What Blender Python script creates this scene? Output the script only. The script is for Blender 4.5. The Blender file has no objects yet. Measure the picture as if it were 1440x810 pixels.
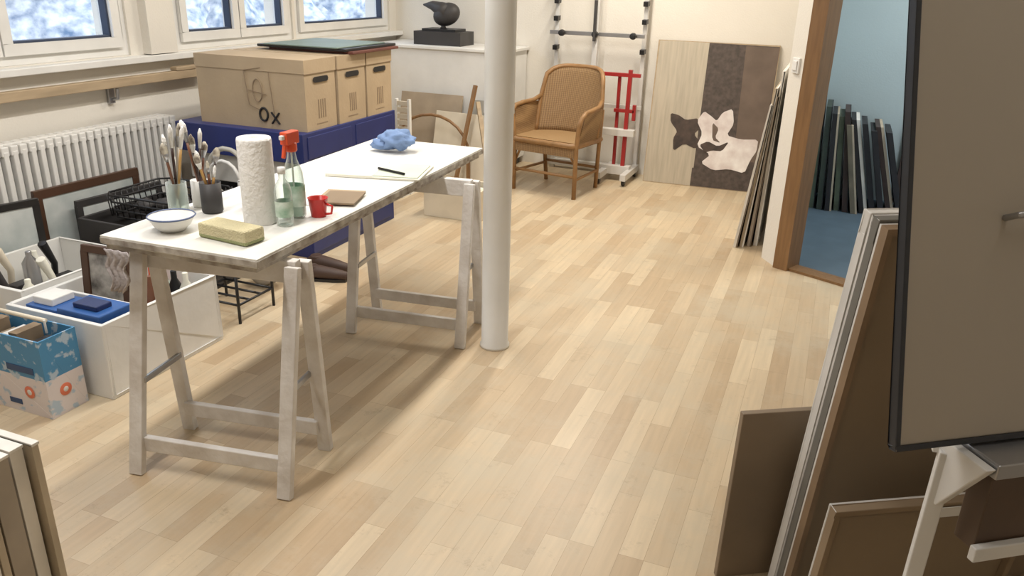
import bpy, bmesh, math, random
from mathutils import Vector, Matrix
random.seed(4)
V=Vector
# ---------------- materials ----------------
MC={}
def mat(name,col,rough=0.5,metal=0.0,var=0.08,scale=6.0,bump=0.0,bscale=60.0,col2=None,trans=0.0,stretch=(1,1,1),detail=4):
    if name in MC: return MC[name]
    m=bpy.data.materials.new(name); m.use_nodes=True
    nt=m.node_tree; N=nt.nodes; L=nt.links
    b=N['Principled BSDF']
    b.inputs['Roughness'].default_value=rough; b.inputs['Metallic'].default_value=metal
    if trans: b.inputs['Transmission Weight'].default_value=trans
    tc=N.new('ShaderNodeTexCoord'); mp=N.new('ShaderNodeMapping'); mp.inputs['Scale'].default_value=stretch
    L.new(tc.outputs['Object'],mp.inputs['Vector'])
    nz=N.new('ShaderNodeTexNoise'); nz.inputs['Scale'].default_value=scale; nz.inputs['Detail'].default_value=detail
    L.new(mp.outputs[0],nz.inputs['Vector'])
    cr=N.new('ShaderNodeValToRGB')
    c=V(col)
    a=c*(1-var) if col2 is None else V(col2); e=c*(1+var) if col2 is None else c
    cr.color_ramp.elements[0].position=.32; cr.color_ramp.elements[1].position=.68
    cr.color_ramp.elements[0].color=(*a,1); cr.color_ramp.elements[1].color=(min(e[0],1),min(e[1],1),min(e[2],1),1)
    L.new(nz.outputs['Fac'],cr.inputs[0]); L.new(cr.outputs[0],b.inputs['Base Color'])
    if bump:
        n2=N.new('ShaderNodeTexNoise'); n2.inputs['Scale'].default_value=bscale; L.new(mp.outputs[0],n2.inputs['Vector'])
        bp=N.new('ShaderNodeBump'); bp.inputs['Strength'].default_value=bump; bp.inputs['Distance'].default_value=.01
        L.new(n2.outputs['Fac'],bp.inputs['Height']); L.new(bp.outputs[0],b.inputs['Normal'])
    MC[name]=m; return m
def s2l(r,g,b):
    f=lambda c:((c/255)/12.92 if c/255<=.04045 else ((c/255+.055)/1.055)**2.4)
    return (f(r),f(g),f(b))
# ---------------- geometry builder ----------------
class B:
    def __init__(s,name): s.name=name; s.bm=bmesh.new(); s.mats=[]
    def mi(s,m):
        if m not in s.mats: s.mats.append(m)
        return s.mats.index(m)
    def mesh(s,vs,fs,m,smooth=False):
        i=s.mi(m); bv=[s.bm.verts.new(v) for v in vs]
        for f in fs:
            try:
                fc=s.bm.faces.new([bv[k] for k in f]); fc.material_index=i; fc.smooth=smooth
            except ValueError: pass
    def box(s,lo,hi,m,M=None):
        x0,y0,z0=lo; x1,y1,z1=hi
        vs=[V(p) for p in [(x0,y0,z0),(x1,y0,z0),(x1,y1,z0),(x0,y1,z0),(x0,y0,z1),(x1,y0,z1),(x1,y1,z1),(x0,y1,z1)]]
        if M: vs=[M@v for v in vs]
        s.mesh(vs,[(3,2,1,0),(4,5,6,7),(0,1,5,4),(1,2,6,5),(2,3,7,6),(3,0,4,7)],m)
    def beam(s,p,q,w,t,m,ref=(0,0,1),w2=None,t2=None):
        p=V(p);q=V(q);d=(q-p).normalized();r=V(ref)
        if abs(d.dot(r))>.98: r=V((1,0,0))
        a=d.cross(r).normalized(); b=a.cross(d)
        w2=w2 or w; t2=t2 or t; vs=[]
        for P,W,T in((p,w,t),(q,w2,t2)):
            for sa,sb in((-1,-1),(1,-1),(1,1),(-1,1)): vs.append(P+a*sa*W/2+b*sb*T/2)
        s.mesh(vs,[(0,1,2,3),(7,6,5,4),(0,4,5,1),(1,5,6,2),(2,6,7,3),(3,7,4,0)],m)
    def tube(s,pts,r,m,n=8,smooth=True,closed=False):
        pts=[V(p) for p in pts]; rs=r if isinstance(r,(list,tuple)) else [r]*len(pts)
        k=len(pts); vs=[]; a=None
        for i,p in enumerate(pts):
            if closed: d=(pts[(i+1)%k]-pts[i-1]).normalized()
            else: d=(pts[min(i+1,k-1)]-pts[max(i-1,0)]).normalized()
            if a is None:
                a=d.cross(V((0,0,1)))
                if a.length<.05: a=d.cross(V((1,0,0)))
            a=(a-d*a.dot(d)).normalized()
            b=d.cross(a)
            for j in range(n):
                t=2*math.pi*j/n; vs.append(p+(a*math.cos(t)+b*math.sin(t))*rs[i])
        fs=[]
        for i in range(k if closed else k-1):
            for j in range(n):
                i2=(i+1)%k
                fs.append((i*n+j,i*n+(j+1)%n,i2*n+(j+1)%n,i2*n+j))
        if not closed: fs+= [tuple(range(n))[::-1],tuple(range((k-1)*n,k*n))]
        s.mesh(vs,fs,m,smooth)
    def lathe(s,prof,c,m,n=28,M=None,sx=1,sy=1,cap=True):
        c=V(c); vs=[];k=len(prof)
        for r,z in prof:
            for j in range(n):
                t=2*math.pi*j/n; p=V((r*math.cos(t)*sx,r*math.sin(t)*sy,z))
                if M: p=M@p
                vs.append(c+p)
        fs=[(i*n+j,i*n+(j+1)%n,(i+1)*n+(j+1)%n,(i+1)*n+j) for i in range(k-1) for j in range(n)]
        if cap: fs+=[tuple(range(n))[::-1],tuple(range((k-1)*n,k*n))]
        s.mesh(vs,fs,m,True)
    def blob(s,c,r,m,sc=(1,1,1),noise=0,n=14,M=None):
        c=V(c); vs=[];fs=[]; rr=random.random()*10
        from mathutils import noise as nz
        for i in range(n+1):
            ph=math.pi*i/n
            for j in range(2*n):
                t=math.pi*j/n; p=V((math.sin(ph)*math.cos(t),math.sin(ph)*math.sin(t),math.cos(ph)))
                if noise: p=p*(1+noise*nz.noise(p*2.2+V((rr,rr,rr))))
                p=V((p.x*sc[0],p.y*sc[1],p.z*sc[2]))*r
                if M: p=M@p
                vs.append(c+p)
        for i in range(n):
            for j in range(2*n): fs.append((i*2*n+j,(i+1)*2*n+j,(i+1)*2*n+(j+1)%(2*n),i*2*n+(j+1)%(2*n)))
        s.mesh(vs,fs,m,True)
    def prism(s,pts,off,m):
        pts=[V(p) for p in pts]; off=V(off); n=len(pts)
        s.mesh(pts+[p+off for p in pts],[tuple(range(n))[::-1],tuple(range(n,2*n))]+[(i,(i+1)%n,n+(i+1)%n,n+i) for i in range(n)],m)
    def done(s,bevel=0,loc=None,rot=None,weld=True):
        if weld: bmesh.ops.remove_doubles(s.bm,verts=s.bm.verts,dist=1e-6)
        bmesh.ops.recalc_face_normals(s.bm,faces=s.bm.faces)
        me=bpy.data.meshes.new(s.name); s.bm.to_mesh(me); s.bm.free()
        for m in s.mats: me.materials.append(m)
        o=bpy.data.objects.new(s.name,me); bpy.context.scene.collection.objects.link(o)
        if bevel:
            b=o.modifiers.new('bev','BEVEL'); b.width=bevel; b.segments=2; b.limit_method='ANGLE'; b.angle_limit=math.radians(50)
        if loc: o.location=loc
        if rot: o.rotation_euler=rot
        return o
def chaikin(P,k=2):
    for _ in range(k):
        Q=[]
        for i in range(len(P)):
            a=P[i];b=P[(i+1)%len(P)]
            Q+=[(a[0]*.84+b[0]*.16,a[1]*.84+b[1]*.16),(a[0]*.16+b[0]*.84,a[1]*.16+b[1]*.84)]
        P=Q
    return P
def frameM(o,xdir,lean=0):
    """local x along xdir on floor, local y = away (back), z up tilted back by lean"""
    x=V((*xdir,0)).normalized(); z0=V((0,0,1)); y0=z0.cross(x)
    z=(z0*math.cos(lean)+y0*math.sin(lean)); y=z.cross(x)
    M=Matrix((x,y,z)).transposed().to_4x4(); M.translation=V(o); return M
# ---------- palette ----------
white=mat('white_paint',s2l(228,227,223),.45,var=.04,bump=.1,bscale=30)
wallm=mat('wall_plaster',s2l(226,221,211),.85,var=.03,scale=2,bump=.15,bscale=90)
wallb=mat('blue_wall_paint',s2l(180,195,198),.85,var=.03,scale=2,bump=.1,bscale=90)
ceilm=mat('ceiling_plaster',s2l(225,222,216),.9,var=.02)
blufl=mat('blue_linoleum',s2l(88,106,120),.5,var=.1)
oak=mat('oak_trim',s2l(136,102,66),.45,var=.15,scale=8,stretch=(6,6,.6))
rawwood=mat('raw_wood',s2l(174,154,126),.6,var=.12,scale=8,stretch=(4,.6,4))
trw=mat('worn_white_wood',s2l(228,225,221),.6,var=.1,scale=9,bump=.25,bscale=50,col2=s2l(200,193,185))
ttop=mat('table_white_laminate',s2l(234,233,228),.4,var=.05,scale=5,col2=s2l(220,217,208))
stain=mat('stained_edge',s2l(200,195,186),.6,scale=22,col2=s2l(128,116,104))
black=mat('black_metal',s2l(28,28,30),.4,var=.2)
darkg=mat('dark_grey_stone',s2l(58,56,56),.55,var=.2)
chrome=mat('steel',s2l(170,170,172),.3,metal=.8)
blue=mat('blue_lacquer',s2l(34,46,104),.4,var=.15,scale=4)
card=mat('cardboard',s2l(174,154,126),.8,var=.06,scale=5,bump=.1)
card2=mat('cardboard_dark',s2l(140,121,98),.8,var=.06,scale=5)  # darker cardboard tone for lid seams, box marks, scraps and carton contents
ink=mat('black_ink',s2l(30,28,28),.7)
# floor parquet
fm=bpy.data.materials.new('parquet'); fm.use_nodes=True
nt=fm.node_tree;N=nt.nodes;L=nt.links;b=N['Principled BSDF']
tc=N.new('ShaderNodeTexCoord'); sp=N.new('ShaderNodeSeparateXYZ'); L.new(tc.outputs['Object'],sp.inputs[0])
cb=N.new('ShaderNodeCombineXYZ'); L.new(sp.outputs[1],cb.inputs[0]); L.new(sp.outputs[0],cb.inputs[1])
def brick(c1,c2,mort,w,h,off):
    k=N.new('ShaderNodeTexBrick'); L.new(cb.outputs[0],k.inputs['Vector'])
    k.inputs['Color1'].default_value=(*c1,1);k.inputs['Color2'].default_value=(*c2,1);k.inputs['Mortar'].default_value=(*mort,1)
    k.inputs['Scale'].default_value=1;k.inputs['Mortar Size'].default_value=.0006;k.inputs['Brick Width'].default_value=w;k.inputs['Row Height'].default_value=h
    k.offset=off; k.offset_frequency=3; k.squash=1; return k
k1=brick(s2l(212,193,162),s2l(184,160,128),s2l(160,136,106),.45,.072,.37)
nz=N.new('ShaderNodeTexNoise'); nz.inputs['Scale'].default_value=3; nz.inputs['Detail'].default_value=6
mp=N.new('ShaderNodeMapping'); mp.inputs['Scale'].default_value=(1.2,18,1); L.new(cb.outputs[0],mp.inputs[0]); L.new(mp.outputs[0],nz.inputs['Vector'])
g=N.new('ShaderNodeMapRange'); g.inputs[1].default_value=.3;g.inputs[2].default_value=.7;g.inputs[3].default_value=.92;g.inputs[4].default_value=1.05
L.new(nz.outputs['Fac'],g.inputs[0])
mx=N.new('ShaderNodeVectorMath'); mx.operation='SCALE'; L.new(k1.outputs['Color'],mx.inputs[0]); L.new(g.outputs[0],mx.inputs['Scale'])
nd=N.new('ShaderNodeTexNoise'); nd.inputs['Scale'].default_value=1.8; nd.inputs['Detail'].default_value=12; nd.inputs['Roughness'].default_value=.75; L.new(tc.outputs['Object'],nd.inputs['Vector'])
gd=N.new('ShaderNodeMapRange'); gd.inputs[1].default_value=.46;gd.inputs[2].default_value=.64;gd.inputs[3].default_value=0;gd.inputs[4].default_value=.6
L.new(nd.outputs['Fac'],gd.inputs[0])
md=N.new('ShaderNodeMix'); md.data_type='RGBA'; L.new(gd.outputs[0],md.inputs[0]); L.new(mx.outputs[0],md.inputs[6]); md.inputs[7].default_value=(*s2l(192,181,158),1)
n3=N.new('ShaderNodeTexNoise'); n3.inputs['Scale'].default_value=9; n3.inputs['Detail'].default_value=10; n3.inputs['Roughness'].default_value=.85; L.new(tc.outputs['Object'],n3.inputs['Vector'])
g3=N.new('ShaderNodeMapRange'); g3.inputs[1].default_value=.56;g3.inputs[2].default_value=.70;g3.inputs[3].default_value=0;g3.inputs[4].default_value=.6; L.new(n3.outputs['Fac'],g3.inputs[0])
m3=N.new('ShaderNodeMix'); m3.data_type='RGBA'; L.new(g3.outputs[0],m3.inputs[0]); L.new(md.outputs[2],m3.inputs[6]); m3.inputs[7].default_value=(*s2l(150,130,104),1)
L.new(m3.outputs[2],b.inputs['Base Color'])
rr=N.new('ShaderNodeMapRange'); rr.inputs[3].default_value=.28; rr.inputs[4].default_value=.5; L.new(nd.outputs['Fac'],rr.inputs[0]); L.new(rr.outputs[0],b.inputs['Roughness'])
# ---------- room shell ----------
HT=2.7
o=B('floor'); o.box((-3.9,-1.6,-.1),(1.75,6.5,0),fm); o.done()
o=B('ceiling'); o.box((-3.9,-1.6,HT),(2.6,6.6,HT+.1),ceilm); o.done()
o=B('wall_back'); o.box((-3.9,6.42,0),(-.2,6.6,HT),wallm); o.done()
o=B('wall_blue_back'); o.box((-.2,6.42,0),(2.6,6.6,HT),wallb); o.done()
o=B('wall_blue_right'); o.box((2.5,3.3,0),(2.6,6.42,HT),wallb); o.done()
o=B('floor_blue_room'); o.prism([(-.13,4.62,0.001),(.18,4.42,0.001),(1.6,3.8,0.001),(2.5,3.8,.001),(2.5,6.42,.001),(-.13,6.42,.001)],(0,0,.006),blufl); o.done()
o=B('wall_front'); o.box((-3.9,-1.7,0),(1.75,-1.55,HT),wallm); o.done()
o=B('wall_right'); o.box((1.6,-1.55,0),(1.75,3.72,HT),wallm); o.done()
o=B('wall_partition')
o.box((-.25,4.66,0),(-.19,6.42,HT),wallm); o.box((-.19,4.66,0),(-.13,6.42,HT),wallb)
o.prism([(-.25,4.66,0),(-.17,4.53,0),(-.10,4.60,0),(-.13,4.68,0),(-.19,4.7,0)],(0,0,HT),wallm); o.done()
dx,dy=.90,-.435
o=B('door_frame_1')
M=frameM((-.165,4.525,0),(dx,dy))
o.box((0,-.02,0),(.085,.12,2.1),oak,M); o.box((.9,-.02,0),(.985,.12,2.1),oak,M); o.box((0,-.02,2.1),(.985,.12,2.18),oak,M); o.box((.085,0,0),(.9,.1,.014),oak,M); o.done(.004)
o=B('wall_diagonal'); o.box((.985,0,0),(2.0,.12,HT),wallm,M); o.box((0,0.0,2.18),(.985,.12,HT),wallm,M); o.done()
wins=[(1.25,3.47),(3.82,4.95),(4.98,6.31)]; zs,zt=1.04,2.25
o=B('wall_left')
o.box((-3.9,-1.6,0),(-3.66,6.42,zs),wallm); o.box((-3.9,-1.6,zt),(-3.66,6.42,HT),wallm)
ys=[-1.6]+[v for w in wins for v in w]+[6.42]
for i in range(0,len(ys),2): o.box((-3.9,ys[i],zs),(-3.66,ys[i+1],zt),wallm)
o.box((-3.66,3.56,zs),(-3.60,3.76,zt),wallm)
o.done()
o=B('trim_windowsill'); o.box((-3.72,-1.5,1.0),(-3.59,6.42,1.035),white); o.done(.004)
glass=bpy.data.materials.new('glass'); glass.use_nodes=True
gn=glass.node_tree; gn.nodes.clear(); ou=gn.nodes.new('ShaderNodeOutputMaterial'); mxs=gn.nodes.new('ShaderNodeMixShader'); tr=gn.nodes.new('ShaderNodeBsdfTransparent'); gl=gn.nodes.new('ShaderNodeBsdfGlossy'); gl.inputs['Roughness'].default_value=.03
mxs.inputs[0].default_value=.08; gn.links.new(tr.outputs[0],mxs.inputs[1]); gn.links.new(gl.outputs[0],mxs.inputs[2]); gn.links.new(mxs.outputs[0],ou.inputs[0])
def thin(name,tint,k):
    m=bpy.data.materials.new(name); m.use_nodes=True; n=m.node_tree; n.nodes.clear()
    ou=n.nodes.new('ShaderNodeOutputMaterial'); a=n.nodes.new('ShaderNodeMixShader'); t=n.nodes.new('ShaderNodeBsdfTransparent'); t.inputs[0].default_value=(*tint,1)
    p=n.nodes.new('ShaderNodeBsdfPrincipled'); p.inputs['Base Color'].default_value=(.8,.85,.82,1); p.inputs['Roughness'].default_value=.08
    fr=n.nodes.new('ShaderNodeLayerWeight'); fr.inputs[0].default_value=k; n.links.new(fr.outputs['Facing'],a.inputs[0]); n.links.new(t.outputs[0],a.inputs[1]); n.links.new(p.outputs[0],a.inputs[2]); n.links.new(a.outputs[0],ou.inputs[0]); return m
clear=thin('clear_jar_glass',(.92,.96,.94),.35); clearb=thin('clear_bottle_plastic',(.90,.96,.93),.45)
gasket=mat('dark_gasket',s2l(50,60,80),.5)
def window(i,y0,y1,n):
    o=B('window_%d'%i); x0,x1=-3.76,-3.675
    t=.045
    o.box((x0,y0,zs),(x1,y1,zs+t),white); o.box((x0,y0,zt-t),(x1,y1,zt),white)
    o.box((x0,y0,zs+t),(x1,y0+t,zt-t),white); o.box((x0,y1-t,zs+t),(x1,y1,zt-t),white)
    w=(y1-y0-2*t)/n
    for k in range(n):
        a=y0+t+k*w+.004; c=a+w-.008; s=.055; X0,X1=x0+.02,x1+.022
        o.box((X0,a,zs+t),(X1,c,zs+t+s),white); o.box((X0,a,zt-t-s),(X1,c,zt-t),white)
        o.box((X0,a,zs+t+s),(X1,a+s,zt-t-s),white); o.box((X0,c-s,zs+t+s),(X1,c,zt-t-s),white)
        g=.012
        o.box((X0+.02,a+s,zs+t+s),(X1-.02,a+s+g,zt-t-s),gasket); o.box((X0+.02,c-s-g,zs+t+s),(X1-.02,c-s,zt-t-s),gasket)
        o.box((X0+.02,a+s,zs+t+s),(X1-.02,c-s,zs+t+s+g),gasket)
        o.box((X0+.035,a+s,zs+t+s),(X0+.039,c-s,zt-t-s),glass)
        o.box((X1,a+.018,1.6),(X1+.02,a+.04,1.63),chrome); o.box((X1+.02,a+.018,1.5),(X1+.035,a+.04,1.63),chrome)
    o.done(.003)
window(1,1.25,3.47,3); window(2,3.82,4.95,2); window(3,4.98,6.31,1)
hedge=mat('frosty_foliage',s2l(240,240,238),.9,scale=7,col2=s2l(112,132,156),detail=14)
o=B('garden_hedge')
import mathutils.noise as mn
nx,nzv=60,26; vs=[]
for i in range(nx):
    for j in range(nzv):
        y=-4+i*.35; z=-1+j*.2; vs.append((-8.5+.8*mn.noise(V((y,z,3)))+.4*mn.noise(V((y*3,z*3,0))),y,z))
o.mesh(vs,[(i*nzv+j,(i+1)*nzv+j,(i+1)*nzv+j+1,i*nzv+j+1) for i in range(nx-1) for j in range(nzv-1)],hedge,True); o.done()
o=B('garden_ground'); o.box((-14,-6,-1.1),(-3.95,18,-1),mat('garden_soil',s2l(110,120,130),.9)); o.done()
o=B('wall_handrail')
o.box((-3.615,-1,.89),(-3.575,3.98,.938),rawwood)
for y in (.4,1.6,2.5,3.28): 
    o.box((-3.66,y-.02,.80),(-3.64,y+.02,.9),chrome); o.tube([(-3.65,y,.82),(-3.60,y,.83),(-3.595,y,.885)],.009,chrome)
o.box((-3.62,3.70,.938),(-3.57,3.98,.96),rawwood)
o.done(.004)
o=B('radiator'); y=.2
while y<3.56:
    for x in (-3.50,-3.56,-3.60):
        o.beam((x,y,.14),(x,y,.69),.034 if x==-3.5 else .03,.026,white,ref=(0,1,0))
    for z in (.14,.69): o.beam((-3.615,y,z),(-3.485,y,z),.038,.045,white,ref=(0,0,1))
    y+=.047
o.beam((-3.55,.2,.13),(-3.55,3.54,.13),.03,.03,white); o.beam((-3.55,.2,.70),(-3.55,3.54,.70),.03,.03,white)
for yy in (.5,2,3.4): o.box((-3.57,yy-.015,0),(-3.53,yy+.015,.13),white)
for yy in (.5,2,3.4): o.box((-3.655,yy-.015,.5),(-3.56,yy+.015,.52),white)
o.done(.005)
o=B('support_column'); o.lathe([(.064,0),(.064,.012),(.058,.02),(.058,1.0),(.060,1.004),(.059,1.9),(.058,HT)],(-1.205,2.90,0),mat('glossy_column_paint',s2l(226,225,221),.3,var=.03,bump=.3,bscale=9),n=40); o.done()
# ---------- work table ----------
A=math.radians(2.4)
def trestle(name,c,ang,xw=.51,sp=.285,ay=0):
    o=B(name); M=Matrix.Translation(V(c))@Matrix.Rotation(ang,4,'Z')
    P=lambda x,y,z: M@V((x,y,z))
    h=.705; hw=xw/2
    o.beam(P(-hw-.01,ay,h-.035),P(hw+.0,ay,h-.035),.035,.07,trw)
    for sx in(-1,1):
        for sy in(-1,1):
            X=sx*hw
            o.beam(P(X,sy*sp/2,0),P(X,ay+sy*.033,h-.01),.045,.026,trw,ref=(M.to_3x3()@V((0,1,0))))
        o.beam(P(sx*(hw-.02),ay*.42-.095,.30),P(sx*(hw-.02),ay*.42+.095,.30),.012,.02,chrome)
    for sy in(-1,1):
        y=sy*(sp/2-.018)+ay*.13
        o.beam(P(-hw+.01,y-sy*.012,.095),P(hw-.01,y-sy*.012,.095),.022,.05,trw)
    return o.done(.003)
trestle('trestle',(-1.635,1.735,0),math.radians(9),ay=.05)
trestle('trestle',(-1.60,2.92,0),math.radians(7),ay=.015)
o=B('work_table_top')
M=Matrix.Translation(V((-1.42,1.68,0)))@Matrix.Rotation(A,4,'Z')
o.box((-.555,0,.722),(0,1.72,.748),ttop,M)
o.box((-.545,.008,.705),(-.01,1.70,.722),stain,M)
o.box((-.556,-.002,.724),(.002,0.0,.742),stain,M)
o.box((0,0,.722),(.0025,1.72,.742),stain,M)
o.done(.002)
TZ=.749
pt=mat('paper_towel_white',s2l(236,234,230),.9,var=.02,bump=.5,bscale=80)
o=B('paper_towel_roll'); o.lathe([(.021,TZ+.27),(.021,TZ+.02),(.02,TZ),(.052,TZ),(.053,TZ+.01),(.053,TZ+.262),(.051,TZ+.27),(.021,TZ+.27)],(-1.64,1.98,0),pt,cap=False); 
o.done()
orange=mat('orange_plastic',s2l(222,84,45),.35); redm=mat('red_plastic',s2l(200,50,45),.35); label=mat('bottle_label',s2l(225,235,225),.5,scale=18,col2=s2l(120,165,135))
liq=mat('pale_green_liquid',s2l(202,220,208),.2,var=.04)
o=B('spray_bottle'); c=(-1.575,2.075,TZ)
o.lathe([(.03,0),(.036,.01),(.037,.10),(.033,.15),(.018,.19),(.014,.21),(.014,.225)],c,clearb,sy=.75)
o.lathe([(.027,.004),(.032,.012),(.033,.09),(.001,.091)],c,liq,sy=.72)
o.lathe([(.0375,.04),(.0378,.042),(.0378,.105),(.0375,.108)],c,label,sy=.76,cap=False)
o.tube([(c[0],c[1],TZ+.09),(c[0],c[1],TZ+.22)],.003,white)
o.lathe([(.017,.215),(.019,.22),(.019,.24),(.014,.245)],c,orange)
o.box((c[0]-.014,c[1]-.035,TZ+.24),(c[0]+.014,c[1]+.028,TZ+.28),orange); o.box((c[0]-.007,c[1]-.05,TZ+.258),(c[0]+.007,c[1]-.035,TZ+.272),white)
o.beam((c[0],c[1]-.03,TZ+.24),(c[0],c[1]-.042,TZ+.2),.012,.01,orange); o.done(.004)
o=B('clear_bottle'); o.lathe([(.024,.0),(.027,.005),(.027,.11),(.022,.13),(.010,.15),(.010,.17)],(-1.55,1.985,TZ),clear); o.lathe([(.0275,.03),(.0275,.08)],(-1.55,1.985,TZ),label,cap=False); o.lathe([(.012,.165),(.012,.185),(.001,.186)],(-1.55,1.985,TZ),white); o.done()
o=B('plastic_cup'); c=(-1.515,2.115,TZ); o.lathe([(.024,0),(.032,.06),(.034,.062),(.030,.06),(.022,.004),(.001,.004)],c,redm); o.tube([(c[0]+.03,c[1],TZ+.045),(c[0]+.055,c[1],TZ+.04),(c[0]+.05,c[1],TZ+.015),(c[0]+.027,c[1],TZ+.01)],.004,redm); o.done()
o=B('cleaning_sponge'); M=Matrix.Translation(V((-1.605,1.80,TZ)))@Matrix.Rotation(-.1,4,'Z'); o.box((-.095,-.04,0),(.095,.04,.012),mat('scour_pad',s2l(160,165,120),.95,bump=.8,bscale=200),M); o.box((-.095,-.04,.012),(.095,.04,.045),mat('yellow_sponge',s2l(208,198,160),.95,bump=.8,bscale=200),M); o.done(.006)
o=B('enamel_bowl'); o.lathe([(.035,0),(.055,.02),(.068,.045),(.070,.046),(.066,.044),(.052,.022),(.03,.006),(.001,.005)],(-1.82,1.79,TZ),white); o.lathe([(.0685,.043),(.0715,.046),(.0685,.049),(.0675,.046)],(-1.82,1.79,TZ),mat('bowl_rim_blue',s2l(90,105,140),.4),cap=False); o.done()
brm=[mat('brush_handle_%d'%i,s2l(*c),.4) for i,c in enumerate([(190,150,90),(60,40,35),(120,80,60),(225,220,210),(120,130,140)])]
brist=mat('bristles',s2l(205,198,180),.9,col2=s2l(80,65,55),scale=40)
def brushes(name,c,jarr,jarh,n,jm,tall=.25,spread=.03):
    o=B(name); c=V((c[0],c[1],TZ)); o.lathe([(jarr*.9,0),(jarr,.006),(jarr,jarh),(jarr-.003,jarh),(jarr-.004,.006),(.001,.005)],c,jm)
    for i in range(n):
        a=2*math.pi*i/n+random.random()*.5; r=jarr*.45
        p=c+V((r*.5*math.cos(a+3),r*.5*math.sin(a+3),.01)); h=tall*(.72+.3*random.random()); q=c+V(((r+spread*random.random())*math.cos(a),(r+spread*random.random())*math.sin(a),h))
        m=random.choice(brm+[white,brm[3]]); d=(q-p); w=random.choice([.005,.007,.011])
        o.tube([p,p+d*.6,p+d*.74],[.003,.0045,.004],m)
        o.tube([p+d*.74,p+d*.86],[.0045,w],chrome if i%2 else white); o.tube([p+d*.86,p+d*.94,q],[w,w*1.05,w*.3],brist if i%3 else pt)
    return o.done()
brushes('brush_jar',(-1.85,2.0),.034,.10,6,darkg,.21)
brushes('brush_jar',(-1.915,1.92),.032,.11,7,clear,.30)
brushes('brush_jar',(-1.93,2.04),.03,.09,5,white,.29)
o=B('wooden_palette_ball'); o.lathe([(.02,0),(.035,.02),(.044,.06),(.038,.1),(.02,.12),(.012,.13),(.016,.15),(.005,.16)],(-1.765,2.12,TZ),mat('dark_red_wood',s2l(95,50,38),.4)); o.done()
paper=mat('paper_cream',s2l(228,226,212),.8,var=.03)
o=B('paper_stack'); M=Matrix.Translation(V((-1.66,2.76,TZ)))@Matrix.Rotation(.25,4,'Z'); o.box((-.19,-.13,0),(.0,.13,.012),paper,M); o.box((-.01,-.13,0),(.19,.12,.008),paper,M); o.box((.0,-.12,.008),(.18,.11,.012),mat('paper_greenish',s2l(205,212,192),.8),M); o.done(.002)
o=B('pencil'); o.tube([(-1.66,2.74,TZ+.018),(-1.52,2.70,TZ+.018)],.005,ink); o.done()
cloth=mat('blue_cloth',s2l(120,145,185),.9,var=.15,bump=.5,bscale=30)
o=B('cleaning_rag'); o.blob((-1.80,3.13,TZ+.055),.075,cloth,(1.05,.85,.6),.45,18); o.blob((-1.86,3.11,TZ+.03),.05,cloth,(1.1,.8,.45),.4); o.done()
o=B('cardboard_scraps'); M=Matrix.Translation(V((-1.58,2.34,TZ+.002)))@Matrix.Rotation(.3,4,'Z'); o.box((-.07,-.09,0),(.07,.09,.004),card,M); o.box((-.05,-.11,.004),(.08,.05,.01),card2,M); o.done()
o=B('paper_sheet'); M=Matrix.Translation(V((-1.66,2.30,TZ)))@Matrix.Rotation(.5,4,'Z'); o.box((-.12,-.1,0),(.07,.1,.002),pt,M); o.done()
o=B('hanging_rag'); rg=mat('grey_rag',s2l(184,176,175),.95,var=.15,bump=.4)
vs=[];n1,n2=10,12
for j in range(n2):
    for i in range(n1):
        t=j/(n2-1); w=.09*(1-.45*t); u=i/(n1-1)-.5
        vs.append((-1.89+u*w+.01*math.sin(j),1.632-.012*math.sin(i*2.1+j*.2)*(.3+t),.72-.13*t))
o.mesh(vs,[(j*n1+i,j*n1+i+1,(j+1)*n1+i+1,(j+1)*n1+i) for j in range(n2-1) for i in range(n1-1)],rg,True)
ob=o.done(); sm=ob.modifiers.new('s','SOLIDIFY'); sm.thickness=.004
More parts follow.
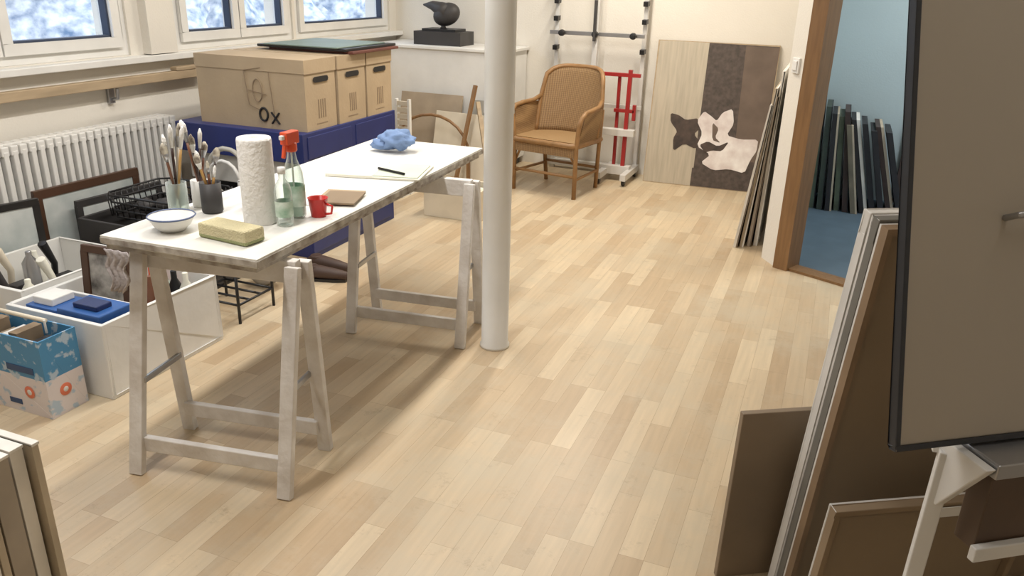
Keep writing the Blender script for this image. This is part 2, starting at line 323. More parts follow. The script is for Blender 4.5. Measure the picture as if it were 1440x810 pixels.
# ---------- plan chest and boxes ----------
o=B('blue_plan_chest')
gw=mat('light_grey_laminate',s2l(205,203,198),.5)
o.box((-3.40,3.46,.54),(-2.55,4.43,.70),blue); o.box((-3.36,3.50,.38),(-2.62,4.40,.54),gw)
o.box((-3.34,3.56,.24),(-2.66,4.36,.38),black); o.box((-3.36,3.50,0),(-2.56,4.40,.24),blue)
for y in (3.50,3.97): 
    o.box((-2.552,y,.56),(-2.545,y+.42,.68),blue); o.box((-2.561,y,.03),(-2.552,y+.38,.21),blue)
o.done(.006)
def movingbox(x0,x1,y0,y1,z0,h,mark=False):
    o=B('cardboard_moving_box'); z1=z0+h
    o.box((x0,y0,z0),(x1,y1,z1-.07),card); o.box((x0-.004,y0-.004,z1-.07),(x1+.004,y1+.004,z1),card)
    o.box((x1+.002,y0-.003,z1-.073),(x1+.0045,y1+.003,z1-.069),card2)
    ym=(y0+y1)/2
    pts=[(x1+.0045,ym+.055*s*1+ (.015*math.cos(a))*1,z1-.105+.015*math.sin(a)) for s,a in [(1,-1.57),(1,-.8),(1,0),(1,.8),(1,1.57),(-1,1.57),(-1,2.4),(-1,3.14),(-1,3.9),(-1,4.71)]]
    o.prism(pts,(.0015,0,0),ink)
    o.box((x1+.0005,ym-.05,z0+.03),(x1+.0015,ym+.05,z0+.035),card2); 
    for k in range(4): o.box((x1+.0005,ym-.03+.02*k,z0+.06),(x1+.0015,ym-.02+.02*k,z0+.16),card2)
    if mark:
        yf=y0-.006
        def ring(cx,cz,rx,rz,r=.0035,m=ink): o.tube([(cx+rx*math.cos(t*.3927),yf,cz+rz*math.sin(t*.3927)) for t in range(16)],r,m,n=5,closed=True)
        ring(x1-.27,z0+.075,.026,.034,.006); 
        o.beam((x1-.22,yf,z0+.09),(x1-.17,yf,z0+.03),.006,.01,ink,ref=(0,1,0)); o.beam((x1-.17,yf,z0+.09),(x1-.22,yf,z0+.03),.006,.01,ink,ref=(0,1,0))
        for (a,c_,e,f_) in [(.38,.30,.36,.12),(.36,.12,.30,.10),(.38,.30,.27,.32),(.22,.30,.20,.08),(.36,.20,.24,.18)]:
            o.beam((x1-a,yf,z0+c_),(x1-e,yf,z0+f_),.003,.004,card2,ref=(0,1,0))
        ring(x1-.30,z0+.20,.03,.06,.003,card2)
    o.done(.003)
movingbox(-3.27,-2.565,3.53,3.81,.70,.37,True); movingbox(-3.25,-2.56,3.83,4.11,.70,.37); movingbox(-3.25,-2.56,4.13,4.41,.70,.37)
o=B('art_portfolio'); 
o.box((-3.1,3.95,1.07),(-2.53,4.46,1.085),mat('portfolio_red_brown',s2l(100,58,48),.6)); o.box((-3.16,3.92,1.085),(-2.56,4.48,1.10),black); o.box((-3.1,3.9,1.10),(-2.6,4.42,1.108),mat('portfolio_green',s2l(112,128,120),.5)); o.done(.003)
o=B('white_sideboard')
o.box((-3.58,5.92,.06),(-2.42,6.40,.94),white); o.box((-3.6,5.90,.94),(-2.40,6.41,.965),white); o.box((-3.55,5.95,0),(-2.45,6.38,.06),darkg)
o.done(.004)
o=B('bird_sculpture'); c=V((-3.05,6.12,0))
o.box((-3.26,6.0,.965),(-2.84,6.26,1.07),darkg); o.box((-3.20,6.03,1.07),(-2.90,6.23,1.09),black)
o.lathe([(.03,1.09),(.018,1.105),(.03,1.13)],(c.x+.0,c.y,0),darkg)
o.blob((c.x+.03,c.y,1.20),.10,darkg,(1.2,.7,.88),M=Matrix.Rotation(-.35,3,'Y'))
o.tube([(c.x+.04,c.y,1.215),(c.x-.03,c.y,1.24),(c.x-.10,c.y,1.265),(c.x-.18,c.y,1.268)],[.075,.058,.036,.006],darkg,n=14); o.done()
lb=mat('board_greybrown',s2l(160,145,125),.7,var=.12); lb2=mat('board_cream',s2l(215,205,185),.7)
def leanboard(name,base,w,h,xdir,lean,m,t=.02,edge=None,frame=0):
    o=B(name); M=frameM(base,xdir,lean)
    if frame:
        o.box((frame,.004,frame),(w-frame,t*.6,h-frame),m,M)
        for a,c_ in [((0,0,0),(w,t,frame)),((0,0,h-frame),(w,t,h)),((0,0,frame),(frame,t,h-frame)),((w-frame,0,frame),(w,t,h-frame))]: o.box(a,c_,edge,M)
    else: o.box((0,0,0),(w,t,h),m,M)
    return o.done(.002)
leanboard('leaning_board',(-3.3,5.72,0),.55,.62,(1,0),.22,lb); leanboard('leaning_board',(-2.95,5.66,0),.5,.50,(1,-.1),.22,lb2)
leanboard('leaning_board',(-2.66,5.70,0),.42,.60,(1,0),.24,mat('board_grey',s2l(150,146,136),.7))
o=B('louvred_rack')
X0=-2.86
for x in (X0,X0+.10): o.box((x-.008,4.98,0),(x+.008,5.01,.68),white)
for k in range(12): o.box((X0,4.985,.14+.045*k),(X0+.1,5.0,.17+.045*k),lb2)
o.box((X0,4.88,0),(X0+.1,5.12,.02),white)
o.done()
o=B('wooden_stick_frame'); o.beam((-2.62,5.45,0),(-2.55,5.66,.72),.03,.02,oak); o.beam((-2.3,5.40,0),(-2.52,5.64,.60),.03,.02,rawwood); o.tube([(-2.9+.32*math.cos(t*.262)*1,5.60,.2+.28*math.sin(t*.262)) for t in range(0,13)],.012,oak); o.beam((-3.22,5.6,0),(-3.22,5.6,.2),.024,.024,oak); o.beam((-2.58,5.6,0),(-2.58,5.6,.2),.024,.024,oak); o.done()
o=B('desk_fan_lamp'); o.lathe([(.07,.966),(.07,.98),(.012,.985),(.012,1.03)],(-2.49,6.1,0),black); o.blob((-2.49,6.08,1.05),.05,black,(1,.8,1)); o.done()
o=B('wooden_crate'); 
o.box((-2.42,4.55,0),(-2.02,4.58,.2),lb2);o.box((-2.42,4.82,0),(-2.02,4.85,.2),lb2);o.box((-2.42,4.58,0),(-2.39,4.82,.2),lb2);o.box((-2.05,4.58,0),(-2.02,4.82,.2),lb2);o.box((-2.39,4.58,0),(-2.05,4.82,.03),lb2); o.box((-2.35,4.60,.03),(-2.09,4.80,.17),paper); o.done(.003)
# ---------- wicker chair ----------
wk=bpy.data.materials.new('wicker'); wk.use_nodes=True; nt=wk.node_tree;N=nt.nodes;L=nt.links;b=N['Principled BSDF'];b.inputs['Roughness'].default_value=.6
tc=N.new('ShaderNodeTexCoord'); ws=[]
for dirn,sc_ in(('X',22),('Z',40)):
    w=N.new('ShaderNodeTexWave'); w.bands_direction=dirn; w.inputs['Scale'].default_value=sc_; w.inputs['Distortion'].default_value=.8; L.new(tc.outputs['Object'],w.inputs['Vector']); ws.append(w)
mu=N.new('ShaderNodeMath'); mu.operation='ADD'; L.new(ws[0].outputs['Fac'],mu.inputs[0]); L.new(ws[1].outputs['Fac'],mu.inputs[1])
mh=N.new('ShaderNodeMath'); mh.operation='MULTIPLY'; mh.inputs[1].default_value=.5; L.new(mu.outputs[0],mh.inputs[0])
cr=N.new('ShaderNodeValToRGB'); cr.color_ramp.elements[0].color=(*s2l(116,88,58),1); cr.color_ramp.elements[1].color=(*s2l(172,140,98),1); L.new(mh.outputs[0],cr.inputs[0]); L.new(cr.outputs[0],b.inputs['Base Color'])
bp=N.new('ShaderNodeBump'); bp.inputs['Strength'].default_value=.6; bp.inputs['Distance'].default_value=.006; L.new(mh.outputs[0],bp.inputs['Height']); L.new(bp.outputs[0],b.inputs['Normal'])
cane=mat('cane',s2l(148,112,72),.45,var=.15,scale=20)
o=B('wicker_armchair')
hw=.26
nu,nv=17,12; vs=[]
def backpt(u,v,th=0):
    wv=1.0-.10*max(0,v-.6)/.4*abs(u)**2
    x=hw*u*(1.0+.02*v)*wv
    y=.41+.10*v-.12*abs(u)**2.4+th
    z=.40+(.48-.06*abs(u)**5)*v
    return V((x,y,z))
for th in(0,.022):
    for j in range(nv):
        for i in range(nu): vs.append(backpt(-1+2*i/(nu-1),j/(nv-1),th))
q=nu*nv; fs=[]
for k in(0,q):
    fs+=[(k+j*nu+i,k+j*nu+i+1,k+(j+1)*nu+i+1,k+(j+1)*nu+i) for j in range(nv-1) for i in range(nu-1)]
for j in range(nv-1):
    for i in(0,nu-1): fs.append((j*nu+i,(j+1)*nu+i,q+(j+1)*nu+i,q+j*nu+i))
for i in range(nu-1):
    for j in(0,nv-1): fs.append((j*nu+i,j*nu+i+1,q+j*nu+i+1,q+j*nu+i))
o.mesh(vs,fs,wk,True)
rim=[backpt(-1,j/9,.011) for j in range(10)]+[backpt(-1+2*i/14,1,.011) for i in range(1,14)]+[backpt(1,1-j/9,.011) for j in range(10)]
o.tube(rim,.017,cane)
o.prism([(-hw,0,.36),(hw,0,.36),(hw,.36,.36),(hw*.8,.43,.36),(-hw*.8,.43,.36),(-hw,.36,.36)],(0,0,.045),wk)
o.tube([(-hw,.38,.385),(-hw,.0,.385),(-hw+.03,-.02,.385),(hw-.03,-.02,.385),(hw,0,.385),(hw,.38,.385)],.02,cane)
o.box((-hw,-.01,.30),(hw,.01,.37),wk)
for s in(-1,1):
    o.tube([(s*hw,0,0),(s*hw,.0,.36),(s*(hw+.015),-.005,.52),(s*(hw+.03),.0,.58),(s*(hw+.035),.05,.615),(s*(hw+.035),.16,.625),(s*(hw+.02),.28,.63),(s*hw,.36,.66)],.017,cane)
    o.tube([(s*(hw-.04),.42,0),(s*(hw-.02),.40,.36),(s*hw,.38,.6)],.016,cane)
    o.tube([(s*hw,0,.14),(s*(hw-.03),.41,.14)],.011,cane)
    o.tube([(s*hw,.02,.22),(s*(hw-.06),.0,.33),(s*(hw-.1),0,.36)],.009,cane)
    o.prism([(s*hw,.0,.38),(s*hw,.36,.38),(s*(hw+.015),.34,.62),(s*(hw+.03),.05,.60)],(s*.008,0,0),wk)
o.tube([(-hw,0,.16),(hw,0,.16)],.011,cane); o.tube([(-hw+.03,.41,.16),(hw-.03,.41,.16)],.011,cane)
o.done(loc=(-1.90,5.45,0),rot=(0,0,math.radians(-11)))
# ---------- studio easel ----------
o=B('studio_easel')
wm=mat('easel_white_metal',s2l(212,210,206),.4); rd=mat('easel_red_metal',s2l(160,42,42),.4)
Y=6.22
for x in(-2.14,-1.43): 
    o.beam((x,Y+.14,0.0),(x,Y+.1,2.1),.032,.032,wm)
    for z in(.98,1.2,1.33,1.5): o.beam((x,Y+.06,z),(x,Y+.13,z+.005),.036,.036,black)
o.beam((-1.79,Y,.4),(-1.79,Y+.05,2.2),.045,.04,wm); o.beam((-1.79,Y-.03,1.05),(-1.79,Y-.03,1.35),.03,.02,darkg)
o.beam((-2.17,Y+.03,1.10),(-1.41,Y+.03,1.10),.03,.03,chrome)
for x in(-2.06,-1.79,-1.49): o.lathe([(.022,-.02),(.026,0),(.022,.03)],(x,Y-.01,1.10),black,M=Matrix.Rotation(math.pi/2,3,'X'))
o.beam((-2.16,Y+.14,.05),(-1.41,Y+.14,.05),.05,.05,wm); o.beam((-2.16,Y+.12,.55),(-1.41,Y+.12,.55),.03,.03,wm)
R=6.14
o.beam((-1.74,R,.82),(-1.39,R,.82),.028,.028,rd); o.beam((-1.58,R,.55),(-1.42,R,.55),.026,.026,rd); o.beam((-1.48,R,.10),(-1.47,R,.86),.03,.03,rd); o.beam((-1.56,R+.03,.10),(-1.56,R+.03,.82),.024,.024,rd)
o.beam((-1.42,R,.48),(-1.42,R,.60),.026,.026,rd)
o.box((-1.72,R-.05,.36),(-1.40,R+.02,.41),wm); o.box((-1.66,R-.03,.05),(-1.42,R+.05,.12),wm)
for x in(-1.62,-1.42): 
    o.beam((x,R-.22,.07),(x,Y+.14,.07),.045,.05,wm)
    for yy in(R-.18,Y+.10): o.lathe([(.03,-.012),(.034,0),(.03,.012)],(x,yy,.034),black,M=Matrix.Rotation(math.pi/2,3,'Y'))
o.done(.002)
# ---------- large painting ----------
o=B('flower_painting'); Wd,Ht=.90,1.09
M=frameM((-1.32,6.20,0),(.998,.03),.155)
beige=mat('painting_beige',s2l(182,172,154),.7,scale=5,var=.1,stretch=(10,1,.8)); dk=mat('painting_dark_brown',s2l(80,70,64),.7,scale=30,var=.3); dk2=mat('painting_brown',s2l(106,91,80),.7,scale=8,var=.12); pw=mat('painting_white',s2l(240,236,232),.7,scale=9,col2=s2l(205,192,188)); pd=mat('painting_petals',s2l(84,70,62),.7,scale=18,col2=s2l(56,48,44))
o.box((0,0,0),(Wd,.025,Ht),rawwood,M)
def uvp(x,y): 
    xl=905+(255-y)*.118; return V(((x-xl)/168*Wd,0,(256-y)/195*Ht))
def patch(pts,m,d):
    P=[M@(uvp(x,y)+V((0,-d,0))) for x,y in pts]; o.prism(P,M.to_3x3()@V((0,.0008,0)),m)
patch([(906,255),(977,255),(1000,62),(930,62)],beige,.0015)
patch([(977,255),(1070,255),(1095,63),(1000,62)],dk,.0015)
patch([(1036,215),(1073,215),(1095,64),(1050,64)],dk2,.0025)
patch([(978,230),(1054,232),(1050,255),(975,255)],dk,.003)
patch(chaikin([(946,158),(958,160),(968,166),(986,162),(988,176),(980,184),(990,196),(982,204),(966,198),(950,210),(950,192),(956,182),(946,170)],1),pd,.004)
patch(chaikin([(984,166),(994,152),(1004,158),(1012,164),(1020,152),(1034,146),(1036,166),(1026,182),(1046,186),(1070,184),(1068,200),(1060,212),(1052,231),(1030,227),(1008,231),(990,222),(1004,210),(984,200),(992,182)],1),pw,.005)
patch(chaikin([(988,198),(1000,192),(1014,198),(1030,190),(1020,204),(1006,204),(996,208)],1),pd,.006)
patch(chaikin([(1006,166),(1015,174),(1010,186),(1018,193),(1006,190)],1),dk2,.006)
o.done()
o=B('leaning_canvases')
cm=[mat('canvas_edge_%d'%i,s2l(*c),.7,var=.12) for i,c in enumerate([(222,217,208),(165,154,140),(186,172,150),(112,98,84),(232,229,222)])]
xs=[-.43,-.395,-.355,-.32]
hs=[.86,.95,.9,1.04]
for k in range(4):
    yk=4.78+.03*k; 
    for (m,tt,off) in((cm[[0,2,1,0][k]],.016,0),(cm[4 if k%2 else 3],.008,.016)):
        p=V((xs[k]+off,0,0)); h=hs[k]; top=V((-.30+.012*k+off*.5-.03,0,h))
        o.prism([(p.x,yk,0),(p.x+tt,yk,0),(top.x+tt,yk,h),(top.x,yk,h)],(0,.75-.05*k,0),m)
o.done(.001)
o=B('light_switch'); M=frameM((-.25,4.66,0),(.08,-.13)); o.box((.045,-.012,1.06),(.115,0,1.14),white,M); o.box((.058,-.018,1.075),(.102,-.012,1.125),white,M); o.done(.003)
o=B('stored_pictures')
pc=[mat('stored_dark_%d'%i,s2l(*c),.6,var=.2,scale=9) for i,c in enumerate([(62,72,64),(84,96,80),(62,48,44),(36,36,40),(116,108,92)])]
x=-.05
spec=[(.76,1,3,.006),(.72,0,1,.006),(.68,3,2,.012),(.66,1,0,.006),(.70,2,3,.006),(.62,4,2,.012),(.66,3,4,.022),(.64,3,3,.006),(.60,3,1,.006),(.63,2,2,.018),(.60,3,3,.006)]
for k,(h,bi,ei,w_) in enumerate(spec):
    t=.032; ln=[.05,.06,.08,.10,.13,.2,.24,.24,.24,.28,.28][k]
    a=V((x,5.95-.02*(k%3),.008)); sx=-h*math.sin(ln); hz=h*math.cos(ln)
    if a.x+sx<-.12: sx=-.12-a.x
    o.prism([a,a+V((t,0,0)),a+V((sx+t,0,hz)),a+V((sx,0,hz))],(0,.4,0),pc[bi])
    e=V((t,0,0)); em=pc[3] if w_<.008 else cm[ei]
    o.prism([a+e,a+e+V((w_,0,0)),a+V((sx+t+w_,0,hz)),a+V((sx+t,0,hz))],(0,.4,0),em)
    x+=.052+w_*.6
o.box((.52,6.38,.008),(.9,6.41,.65),pc[2])
o.done()
# ---------- right foreground ----------
cd=V((.857,.515,0)); nd_=V((.515,-.857,0))
woodf=mat('stretcher_wood',s2l(134,112,88),.6,var=.15,scale=6); cback=mat('canvas_back_brown',s2l(138,121,99),.8,var=.07,scale=3); greyg=mat('frame_greygreen',s2l(112,110,104),.6); whf=mat('canvas_white_edge',s2l(212,210,206),.7)
def canvas(name,base,w,h,t,lean,edge,inner,bar=.05):
    o=B(name); M=frameM(base,(.857,.515),lean)
    o.box((0,t-.006,0),(w,t,h),whf,M)
    o.box((bar,t-.014,bar),(w-bar,t-.006,h-bar),inner,M)
    for a,c_ in [((0,0,0),(w,t-.006,bar)),((0,0,h-bar),(w,t-.006,h)),((0,0,bar),(bar,t-.006,h-bar)),((w-bar,0,bar),(w,t-.006,h-bar))]: o.box(a,c_,edge,M)
    return o.done(.002)
b0=V((.083,1.77,0)); bk=-nd_; LN=-.105
canvas('stretched_canvas',b0,1.2,1.06,.030,LN,woodf,cback,.014)
canvas('stretched_canvas',b0+bk*.033,1.15,1.07,.030,LN,greyg,cback,.05)
canvas('stretched_canvas',b0+bk*.066,1.1,1.075,.028,LN,whf,cback,.05)
o=B('dark_panel_board'); M=frameM(b0+bk*.13+V((-.108,-.068,0)),(.857,.515),-.03); o.box((0,0,0),(.7,.018,.515),mat('panel_dark_brown',s2l(134,118,99),.6,var=.12,scale=4),M); o.done(.002)
nb=b0+nd_*.16-cd*.055
canvas('small_canvas',nb,.50,.46,.03,LN,mat('canvas_back_light',s2l(140,121,97),.8),cback,.014)
o=B('canvas_label'); M=frameM(nb+nd_*.003,(.857,.515),LN); o.box((.23,-.002,.425),(.31,-.0005,.452),whf,M); o.done()
o=B('display_board'); gb=mat('board_taupe',s2l(164,154,140),.6,var=.03,scale=2); ed=mat('board_black_frame',s2l(38,40,46),.4); 
BB=(.160,1.10,.887); M=frameM(BB,(.82,.57),.23)
w,h=.95,1.0
o.box((.008,.003,.008),(w-.008,.014,h-.008),gb,M)
for a,c_ in [((0,0,0),(w,.016,.008)),((0,0,h-.008),(w,.016,h)),((0,0,.008),(.008,.016,h-.008)),((w-.008,0,.008),(w,.016,h-.008))]: o.box(a,c_,ed,M)
o.tube([M@V((.16,.003,.325)),M@V((.16,-.02,.33)),M@V((.21,-.022,.335))],.005,chrome)
o.done(.0015)
o=B('display_easel_stand'); bwn=mat('dark_walnut',s2l(84,66,52),.5,var=.15)
M=frameM(BB,(.82,.57),0)
for x in(.12,.7):
    o.beam(M@V((x,.05,-.887)),M@V((x,.03,-.03)),.022,.024,wm)
    o.beam(M@V((x,.045,-.04)),M@V((x,.30,.85)),.022,.022,wm,ref=(0,1,0))
    o.box((x-.012,-.12,-.887),(x+.012,.35,-.865),wm,M)
    o.prism([M@V((x-.008,-.05,-.012)),M@V((x-.008,.04,-.012)),M@V((x-.008,.04,-.12)),M@V((x-.008,.02,-.12))],M.to_3x3()@V((.016,0,0)),wm)
o.box((.13,-.05,-.03),(.9,.035,-.006),chrome,M); o.box((.16,-.02,-.18),(.8,.02,-.05),bwn,M); o.box((.15,-.035,-.19),(.81,-.022,-.165),wm,M)
o.done(.002)
o=B('canvas_stack')
yy=1.0
for k in range(9):
    t=.02+.014*(k%3); e=[cm[2],cm[0],cm[1]][k%3]; xr=-1.475-.006*(k*7%4)
    o.box((-2.0,yy-t,0),(xr,yy-.004,.54-.004*(k%2)),e); o.box((-2.0,yy-t-.0,.536),(xr+.002,yy-.002,.543),cm[4]); yy-=t+.004
o.done(.001)
# ---------- left clutter ----------
def openbox(o,x0,y0,x1,y1,z0,z1,m,t=.012):
    o.box((x0,y0,z0),(x1,y1,z0+t),m)
    o.box((x0,y0,z0+t),(x1,y0+t,z1),m); o.box((x0,y1-t,z0+t),(x1,y1,z1),m); o.box((x0,y0+t,z0+t),(x0+t,y1-t,z1),m); o.box((x1-t,y0+t,z0+t),(x1,y1-t,z1),m)
mid=mat('mid_blue_pack',s2l(50,92,155),.4,var=.15); 
o=B('storage_box'); openbox(o,-2.78,1.87,-2.30,2.46,0,.30,white,.016); o.box((-2.76,2.10,.02),(-2.32,2.115,.28),white)
for i in range(8):
    x=-2.40-.07*(i%4)+.01*i; y=2.26+.09*(i//4); m=[darkg,brm[2],label,brm[0],paper,black,liq,orange][i]
    o.lathe([(.026,.018),(.028,.2),(.026,.27),(.012,.30),(.012,.335),(.001,.336)],(x,y,0),m,n=14)
o.done(.003)
o=B('blue_packages')
o.box((-2.55,1.90,.017),(-2.34,2.05,.315),mid); o.box((-2.74,1.92,.017),(-2.58,2.06,.29),mid); o.box((-2.50,1.93,.315),(-2.38,2.0,.335),mat('navy_pack',s2l(30,45,90),.4)); o.box((-2.72,1.94,.29),(-2.62,2.04,.32),white); o.done(.004)
o=B('framed_photo'); M=frameM((-2.74,2.16,.017),(1,.1),.1)
fw=mat('dark_frame_wood',s2l(80,56,42),.4)
for a,c_ in [((0,0,0),(.22,.02,.03)),((0,0,.40),(.22,.02,.43)),((0,0,.03),(.03,.02,.40)),((.19,0,.03),(.22,.02,.40))]: o.box(a,c_,fw,M)
o.box((.03,.006,.03),(.19,.014,.40),mat('photo_grey',s2l(185,180,172),.5,scale=16,col2=s2l(70,66,62)),M); o.done(.003)
cartm=bpy.data.materials.new('printed_carton'); cartm.use_nodes=True; nt=cartm.node_tree;N=nt.nodes;L=nt.links;b=N['Principled BSDF'];b.inputs['Roughness'].default_value=.5
tc=N.new('ShaderNodeTexCoord'); sp=N.new('ShaderNodeSeparateXYZ'); L.new(tc.outputs['Object'],sp.inputs[0])
cr=N.new('ShaderNodeValToRGB'); cr.color_ramp.interpolation='CONSTANT'; cr.color_ramp.elements[0].color=(*s2l(216,208,208),1); cr.color_ramp.elements[1].position=.145; cr.color_ramp.elements[1].color=(*s2l(74,136,178),1)
L.new(sp.outputs[2],cr.inputs[0]); nv_=N.new('ShaderNodeTexNoise'); nv_.inputs['Scale'].default_value=22; nv_.inputs['Detail'].default_value=3; L.new(tc.outputs['Object'],nv_.inputs['Vector'])
c2=N.new('ShaderNodeValToRGB'); c2.color_ramp.elements[0].color=(0,0,0,1);c2.color_ramp.elements[0].position=.57; c2.color_ramp.elements[1].position=.63; c2.color_ramp.elements[1].color=(1,1,1,1)
L.new(nv_.outputs['Fac'],c2.inputs[0]); mm=N.new('ShaderNodeMix'); mm.data_type='RGBA'; L.new(c2.outputs[0],mm.inputs[0]); L.new(cr.outputs[0],mm.inputs[6]); mm.inputs[7].default_value=(*s2l(172,190,206),1); L.new(mm.outputs[2],b.inputs['Base Color'])
o=B('printed_carton')
openbox(o,-2.84,1.68,-2.38,1.83,0,.30,cartm,.006)
of=mat('orange_print',s2l(210,115,85),.5)
for (x,z,r) in((-2.66,.10,.020),(-2.47,.09,.024)): o.lathe([(r,0),(r,.001)],(x,1.679,z),of,n=18,M=Matrix.Rotation(math.pi/2,3,'X')); o.lathe([(r*.45,0),(r*.45,.0016)],(x,1.679,z),whf,n=18,M=Matrix.Rotation(math.pi/2,3,'X'))
o.lathe([(.024,0),(.024,.001)],(-2.38,1.75,.09),of,n=18,M=Matrix.Rotation(math.pi/2,3,'Y')); o.lathe([(.01,0),(.01,.0016)],(-2.38,1.75,.09),whf,n=18,M=Matrix.Rotation(math.pi/2,3,'Y'))
cdp=mat('carton_dark_print',s2l(45,72,112),.5)
o.box((-2.80,1.678,.20),(-2.60,1.68,.225),cdp); o.box((-2.74,1.678,.235),(-2.58,1.68,.25),cdp); o.box((-2.58,1.678,.03),(-2.52,1.68,.05),cdp); o.box((-2.56,1.678,.165),(-2.43,1.68,.19),cdp); o.box((-2.80,1.678,.04),(-2.66,1.68,.05),cdp)
for x in(-2.8,-2.42): o.tube([(x,1.75,.30),(x,1.75,.345),(x,1.75,.35)],.004,white)
o.tube([(-2.8,1.755,.345),(-2.42,1.755,.345)],.008,lb2)
for i in range(7): o.box((-2.82+.055*i,1.70,.01),(-2.78+.055*i,1.80,.26+.02*(i%3)),[paper,card,card2,lb,white,card2,darkg][i])
o.done(.002)
o=B('storage_crate'); openbox(o,-3.30,1.98,-2.84,2.55,0,.30,white,.014)
for i in range(13):
    x=-3.23+.085*(i%5)+.01*random.random(); y=2.05+.15*(i//5)
    m=random.choice([darkg,paper,card,black,lb2,brm[2],chrome])
    if i%3==0: o.box((x-.03,y-.04,.015),(x+.03,y+.04,.2+.1*random.random()),m)
    elif i%3==1: h_=.2+.12*random.random(); o.lathe([(.03,.015),(.032,.02),(.032,h_),(.012,h_+.03),(.012,h_+.05),(.001,h_+.05)],(x,y,0),m,n=14)
    else: o.tube([(x,y,.02),(x+.01,y+.02,.25),(x+.02,y-.03,.36)],[.012,.014,.02],m)
o.done(.003)
o=B('dark_crate'); openbox(o,-3.30,2.66,-2.72,3.20,0,.36,darkg,.014); o.done(.003)
o=B('wire_basket')
def rr(z,e=0): return [(-3.18+.0-e+(.44+2*e)*u,2.75-e+(.36+2*e)*v,z) for u,v in ((0,.1),(0,.9),(.1,1),(.9,1),(1,.9),(1,.1),(.9,0),(.1,0))]
for z,e in((.366,0),(.40,.005),(.44,.01),(.475,.015)): o.tube(rr(z,e),.005,black,closed=True)
for k in range(12):
    x=-3.17+.038*k
    for y,e in((2.75,-1),(3.11,1)): o.tube([(x,y,.366),(x,y+e*.015,.475)],.003,black,n=5)
for k in range(10):
    y=2.77+.036*k
    for x,e in((-3.18,-1),(-2.74,1)): o.tube([(x,y,.366),(x+e*.015,y,.475)],.003,black,n=5)
o.tube([(-3.18,2.95,.366),(-2.74,2.95,.366)],.003,black)
for i in range(5): o.blob((-3.08+.07*i,2.88+.05*(i%3),.40),.045,random.choice([darkg,chrome,lb]),(1,1,.7),.3,8)
o.done()
hg=mat('hose_grey',s2l(185,182,172),.4)
o=B('coiled_cable')
o.box((-3.10,3.24,0),(-2.80,3.43,.34),paper)
o.tube([(-2.95+.13*math.cos(t*.4),3.335,.34+.13+.012+.13*math.sin(t*.4)) for t in range(0,32)],[.012+.002*math.sin(t) for t in range(32)],hg)
o.tube([(-2.95+.10*math.cos(t*.4),3.30,.34+.10+.012+.10*math.sin(t*.4)) for t in range(0,17)],.010,white)
o.done()
o=B('coiled_hose'); 
o.tube([(-2.54+.12*math.cos(t*.35),3.05+.02*math.sin(t),.16+.14*math.sin(t*.35)+.005*t/6) for t in range(0,19)],.016,hg); o.blob((-2.54,3.05,.085),.08,chrome,(1.1,.8,1),.1); o.done()
def picframe(name,base,w,h,xd,lean,fr,pic,b_=.03):
    return leanboard(name,base,w,h,xd,lean,pic,.022,fr,b_)
pict=mat('picture_pale',s2l(215,218,215),.4,scale=5,col2=s2l(165,175,174))
picframe('picture_frame',(-3.44,1.95,0),.55,.50,(.25,1),-.0,mat('black_frame',s2l(35,33,32),.4),pict)
picframe('picture_frame',(-3.36,2.72,.0),.5,.42,(.1,1),0,darkg,pict)
picframe('picture_frame',(-3.42,2.55,.0),.6,.50,(.05,1),0,fw,pict,.04)
o=B('shoe_rack')
for x in(-2.62,-2.34):
    for y in(2.62,2.86): o.tube([(x,y,0),(x,y,.26)],.007,black)
for z in(.09,.25):
    for y in(2.62,2.70,2.78,2.86): o.tube([(-2.62,y,z),(-2.34,y,z)],.006,black)
    for x in(-2.62,-2.34): o.tube([(x,2.62,z),(x,2.86,z)],.006,black)
o.done()
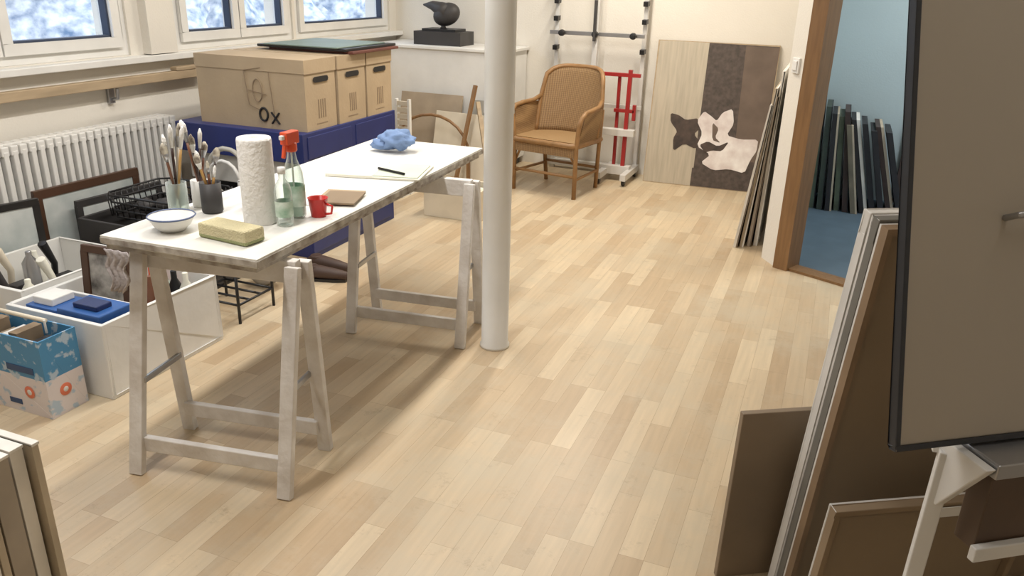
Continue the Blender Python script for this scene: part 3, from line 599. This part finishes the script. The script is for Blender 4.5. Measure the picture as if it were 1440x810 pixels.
def shoe(c,ang):
    o=B('leather_shoe'); M=Matrix.Rotation(ang,3,'Z'); lm=mat('shoe_leather',s2l(72,54,46),.6)
    o.tube([V(c)+M@V(p) for p in((-.12,0,.045),(-.09,0,.05),(-.03,0,.045),(.06,0,.035),(.11,0,.028),(.125,0,.022))],[.015,.034,.036,.03,.024,.01],lm,n=12)
    o.lathe([(.03,.06),(.031,.08),(.024,.08),(.022,.066)],V(c)+M@V((-.07,0,0)),lm,n=14)
    o.prism([V(c)+M@V(p) for p in((-.125,-.026,0),(.05,-.034,0),(.11,-.022,0),(.12,.018,0),(.05,.034,0),(-.125,.026,0))],(0,0,.016),black); o.done()
shoe((-2.31,3.25,0),.3); shoe((-2.38,3.38,0),.1)
# ---------- lights ----------
def lampfix(x,y,e,l=1.3,w=.12,col=(1,.93,.82)):
    o=B('ceiling_lamp'); o.box((x-.14,y-l/2-.05,HT-.07),(x+.14,y+l/2+.05,HT),white); ob=o.done(.005)
    ld=bpy.data.lights.new('tube','AREA'); ld.shape='RECTANGLE'; ld.size=w; ld.size_y=l; ld.energy=e; ld.color=col
    lo=bpy.data.objects.new('tube_light',ld); bpy.context.scene.collection.objects.link(lo); lo.parent=ob; lo.location=(x,y,HT-.08)
lampfix(-1.85,1.1,36,col=(1,.965,.93)); lampfix(-1.85,3.0,40,col=(1,.965,.92)); lampfix(-1.5,5.2,52,col=(1,.92,.80))
lampfix(.6,1.0,6,col=(1,.96,.9))  # added fill: dim unseen lamp that lightens the right of the room
lampfix(1.2,5.4,40,col=(1,.98,.95))
wd=bpy.data.worlds.new('World'); bpy.context.scene.world=wd; wd.use_nodes=True
bg=wd.node_tree.nodes['Background']; bg.inputs[0].default_value=(.70,.82,1,1); bg.inputs[1].default_value=3.2
# ---------- camera ----------
f=1118.0
e1=V((480,-425,f)).normalized(); dn=V((-78,2852,f)); dn=(dn-dn.dot(e1)*e1).normalized(); up=-dn; X=e1.cross(up)
if X.x<0: X=-X
cam=bpy.data.cameras.new('cam'); co=bpy.data.objects.new('camera',cam); bpy.context.scene.collection.objects.link(co)
cx=V((X.x,e1.x,up.x)); cy=-V((X.y,e1.y,up.y)); cz=-V((X.z,e1.z,up.z))
Mx=Matrix((cx,cy,cz)).transposed().to_4x4(); Mx.translation=V((0,0,1.5)); co.matrix_world=Mx
cam.sensor_width=36; cam.lens=f/1440*36; cam.clip_start=.05
bpy.context.scene.camera=co
sc=bpy.context.scene; sc.view_settings.view_transform='Standard'; sc.view_settings.exposure=0.0
